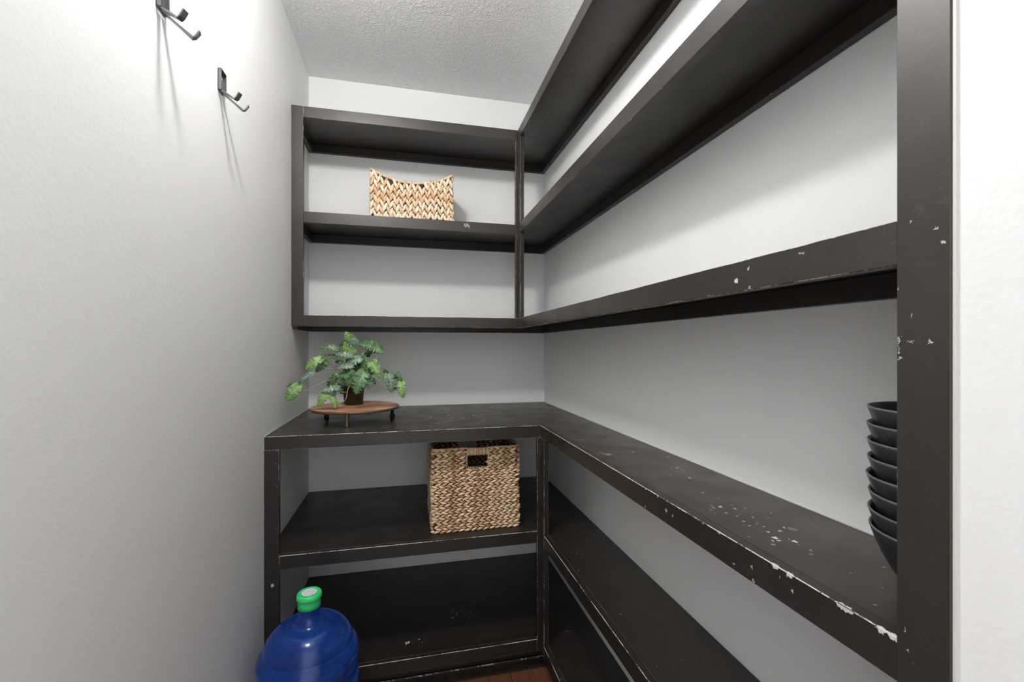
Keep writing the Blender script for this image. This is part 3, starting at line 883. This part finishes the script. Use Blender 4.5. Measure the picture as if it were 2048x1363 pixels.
cap = link('cap', bm_mesh(lathe([(.0288, .4580), (.0308, .4582), (.0305, .470), (.0302, .4800), (.0306, .4815), (.0330, .4825), (.0335, .4870), (.0332, .4930), (.0318, .4965), (.0295, .4985), (.0275, .4978), (.0255, .4975), (0, .4975)], 64, JC)), M['cap'], JG, True)
t = NT('printed_white_sticker')
oo = t.tc.outputs['Object']
rr = t.vmath('LENGTH', t.vmath('MULTIPLY', oo, (1, 1, 0)))
pr = t.ramp(t.noise(900, 1, .5, vec=t.scale(oo, (.35, 1, 1))), [(.50, 0.0), (.56, .55)])
inn = t.math('LESS_THAN', rr, .0165)
ring = t.math('MULTIPLY', t.math('GREATER_THAN', rr, .0185), .25)
M['sticker'] = t.set(Base_Color=t.mix(t.math('MAXIMUM', t.math('MULTIPLY', pr, inn), ring), (.78, .80, .84, 1), (.30, .36, .52, 1)), Roughness=.4)
link('sticker', bm_mesh(lathe([(.0208, .4976), (.0208, .4981), (0, .4981)], 40, JC)), M['sticker'], cap)
# raised capacity lettering on the shoulder
for k, ch in enumerate('GAL'):
    cu = bpy.data.curves.new('letter', 'FONT')
    cu.body = ch
    cu.size = .016
    cu.extrude = .0016
    cu.align_x = 'CENTER'
    to = bpy.data.objects.new('letter', cu)
    COL.objects.link(to)
    bpy.context.view_layer.update()
    me = bpy.data.meshes.new_from_object(to.evaluated_get(bpy.context.evaluated_depsgraph_get()))
    bpy.data.objects.remove(to)
    th_ = math.radians(-62 + 10.5 * k)
    rad = Vector((math.cos(th_), math.sin(th_), 0))
    tan = Vector((-math.sin(th_), math.cos(th_), 0))
    sl = (rad * .0120 + Vector((0, 0, -.0075))).normalized()
    up = -sl
    nz = tan.cross(up).normalized()
    R = Matrix((tan, up, nz)).transposed().to_4x4()
    me.transform(Matrix.Translation(JC + rad * .0985 + Vector((0, 0, .3935))) @ R)
    me.materials.clear()
    link('raised_letter', me, M['bottle'], JG)

# ------------------------------------------------------------------ crumb of paint on the bottom shelf
cz = on_z(815, 1287, LT[1])
bm = bmesh.new()
out = [(-.009, .001), (-.006, .007), (-.001, .004), (.004, .007), (.009, .006), (.007, .001), (.001, -.002), (-.003, -.004), (-.008, -.007), (-.006, -.002)]
va = [bm.verts.new((cz.x + a, cz.y + b * 1.4, LT[1] + .0006 + .002 * abs(math.sin(a * 400)))) for a, b in out]
vb = [bm.verts.new((v.co.x, v.co.y, v.co.z + .0012)) for v in va]
bm.faces.new(vb)
bm.faces.new(va[::-1])
for i in range(len(va)):
    j = (i + 1) % len(va)
    bm.faces.new((va[i], va[j], vb[j], vb[i]))
bmesh.ops.triangulate(bm, faces=[f for f in bm.faces if len(f.verts) > 4])
dc = link('debris_flake', bm_mesh(bm), simple('tan_flake', (.52, .36, .28), .7))
dc['label'] = 'small tan flake of debris lying on the bottom shelf right of the bottle'
dc['category'] = 'debris'

# ------------------------------------------------------------------ ceiling lamp (above the frame)
CLT = empty('ceiling_light', (LAMP.x, LAMP.y, ZCEIL), 'round white globe light on the ceiling above the frame', 'light')
link('lamp_holder', bm_mesh(lathe([(0, ZCEIL - .0005), (.055, ZCEIL - .0005), (.055, ZCEIL - .012), (.035, ZCEIL - .022), (0, ZCEIL - .022)], 32, (LAMP.x, LAMP.y, 0))), simple('white_plastic', (.8, .8, .8), .4), CLT, True)
bm = bmesh.new()
bmesh.ops.create_icosphere(bm, subdivisions=3, radius=.052, matrix=Matrix.Translation(LAMP))
t = NT('lit_globe')
M['globe'] = t.set(Base_Color=(.9, .9, .9, 1), Emission_Color=(1.0, .985, .965, 1), Emission_Strength=LAMP_STRENGTH)
link('globe', bm_mesh(bm), M['globe'], CLT, True)
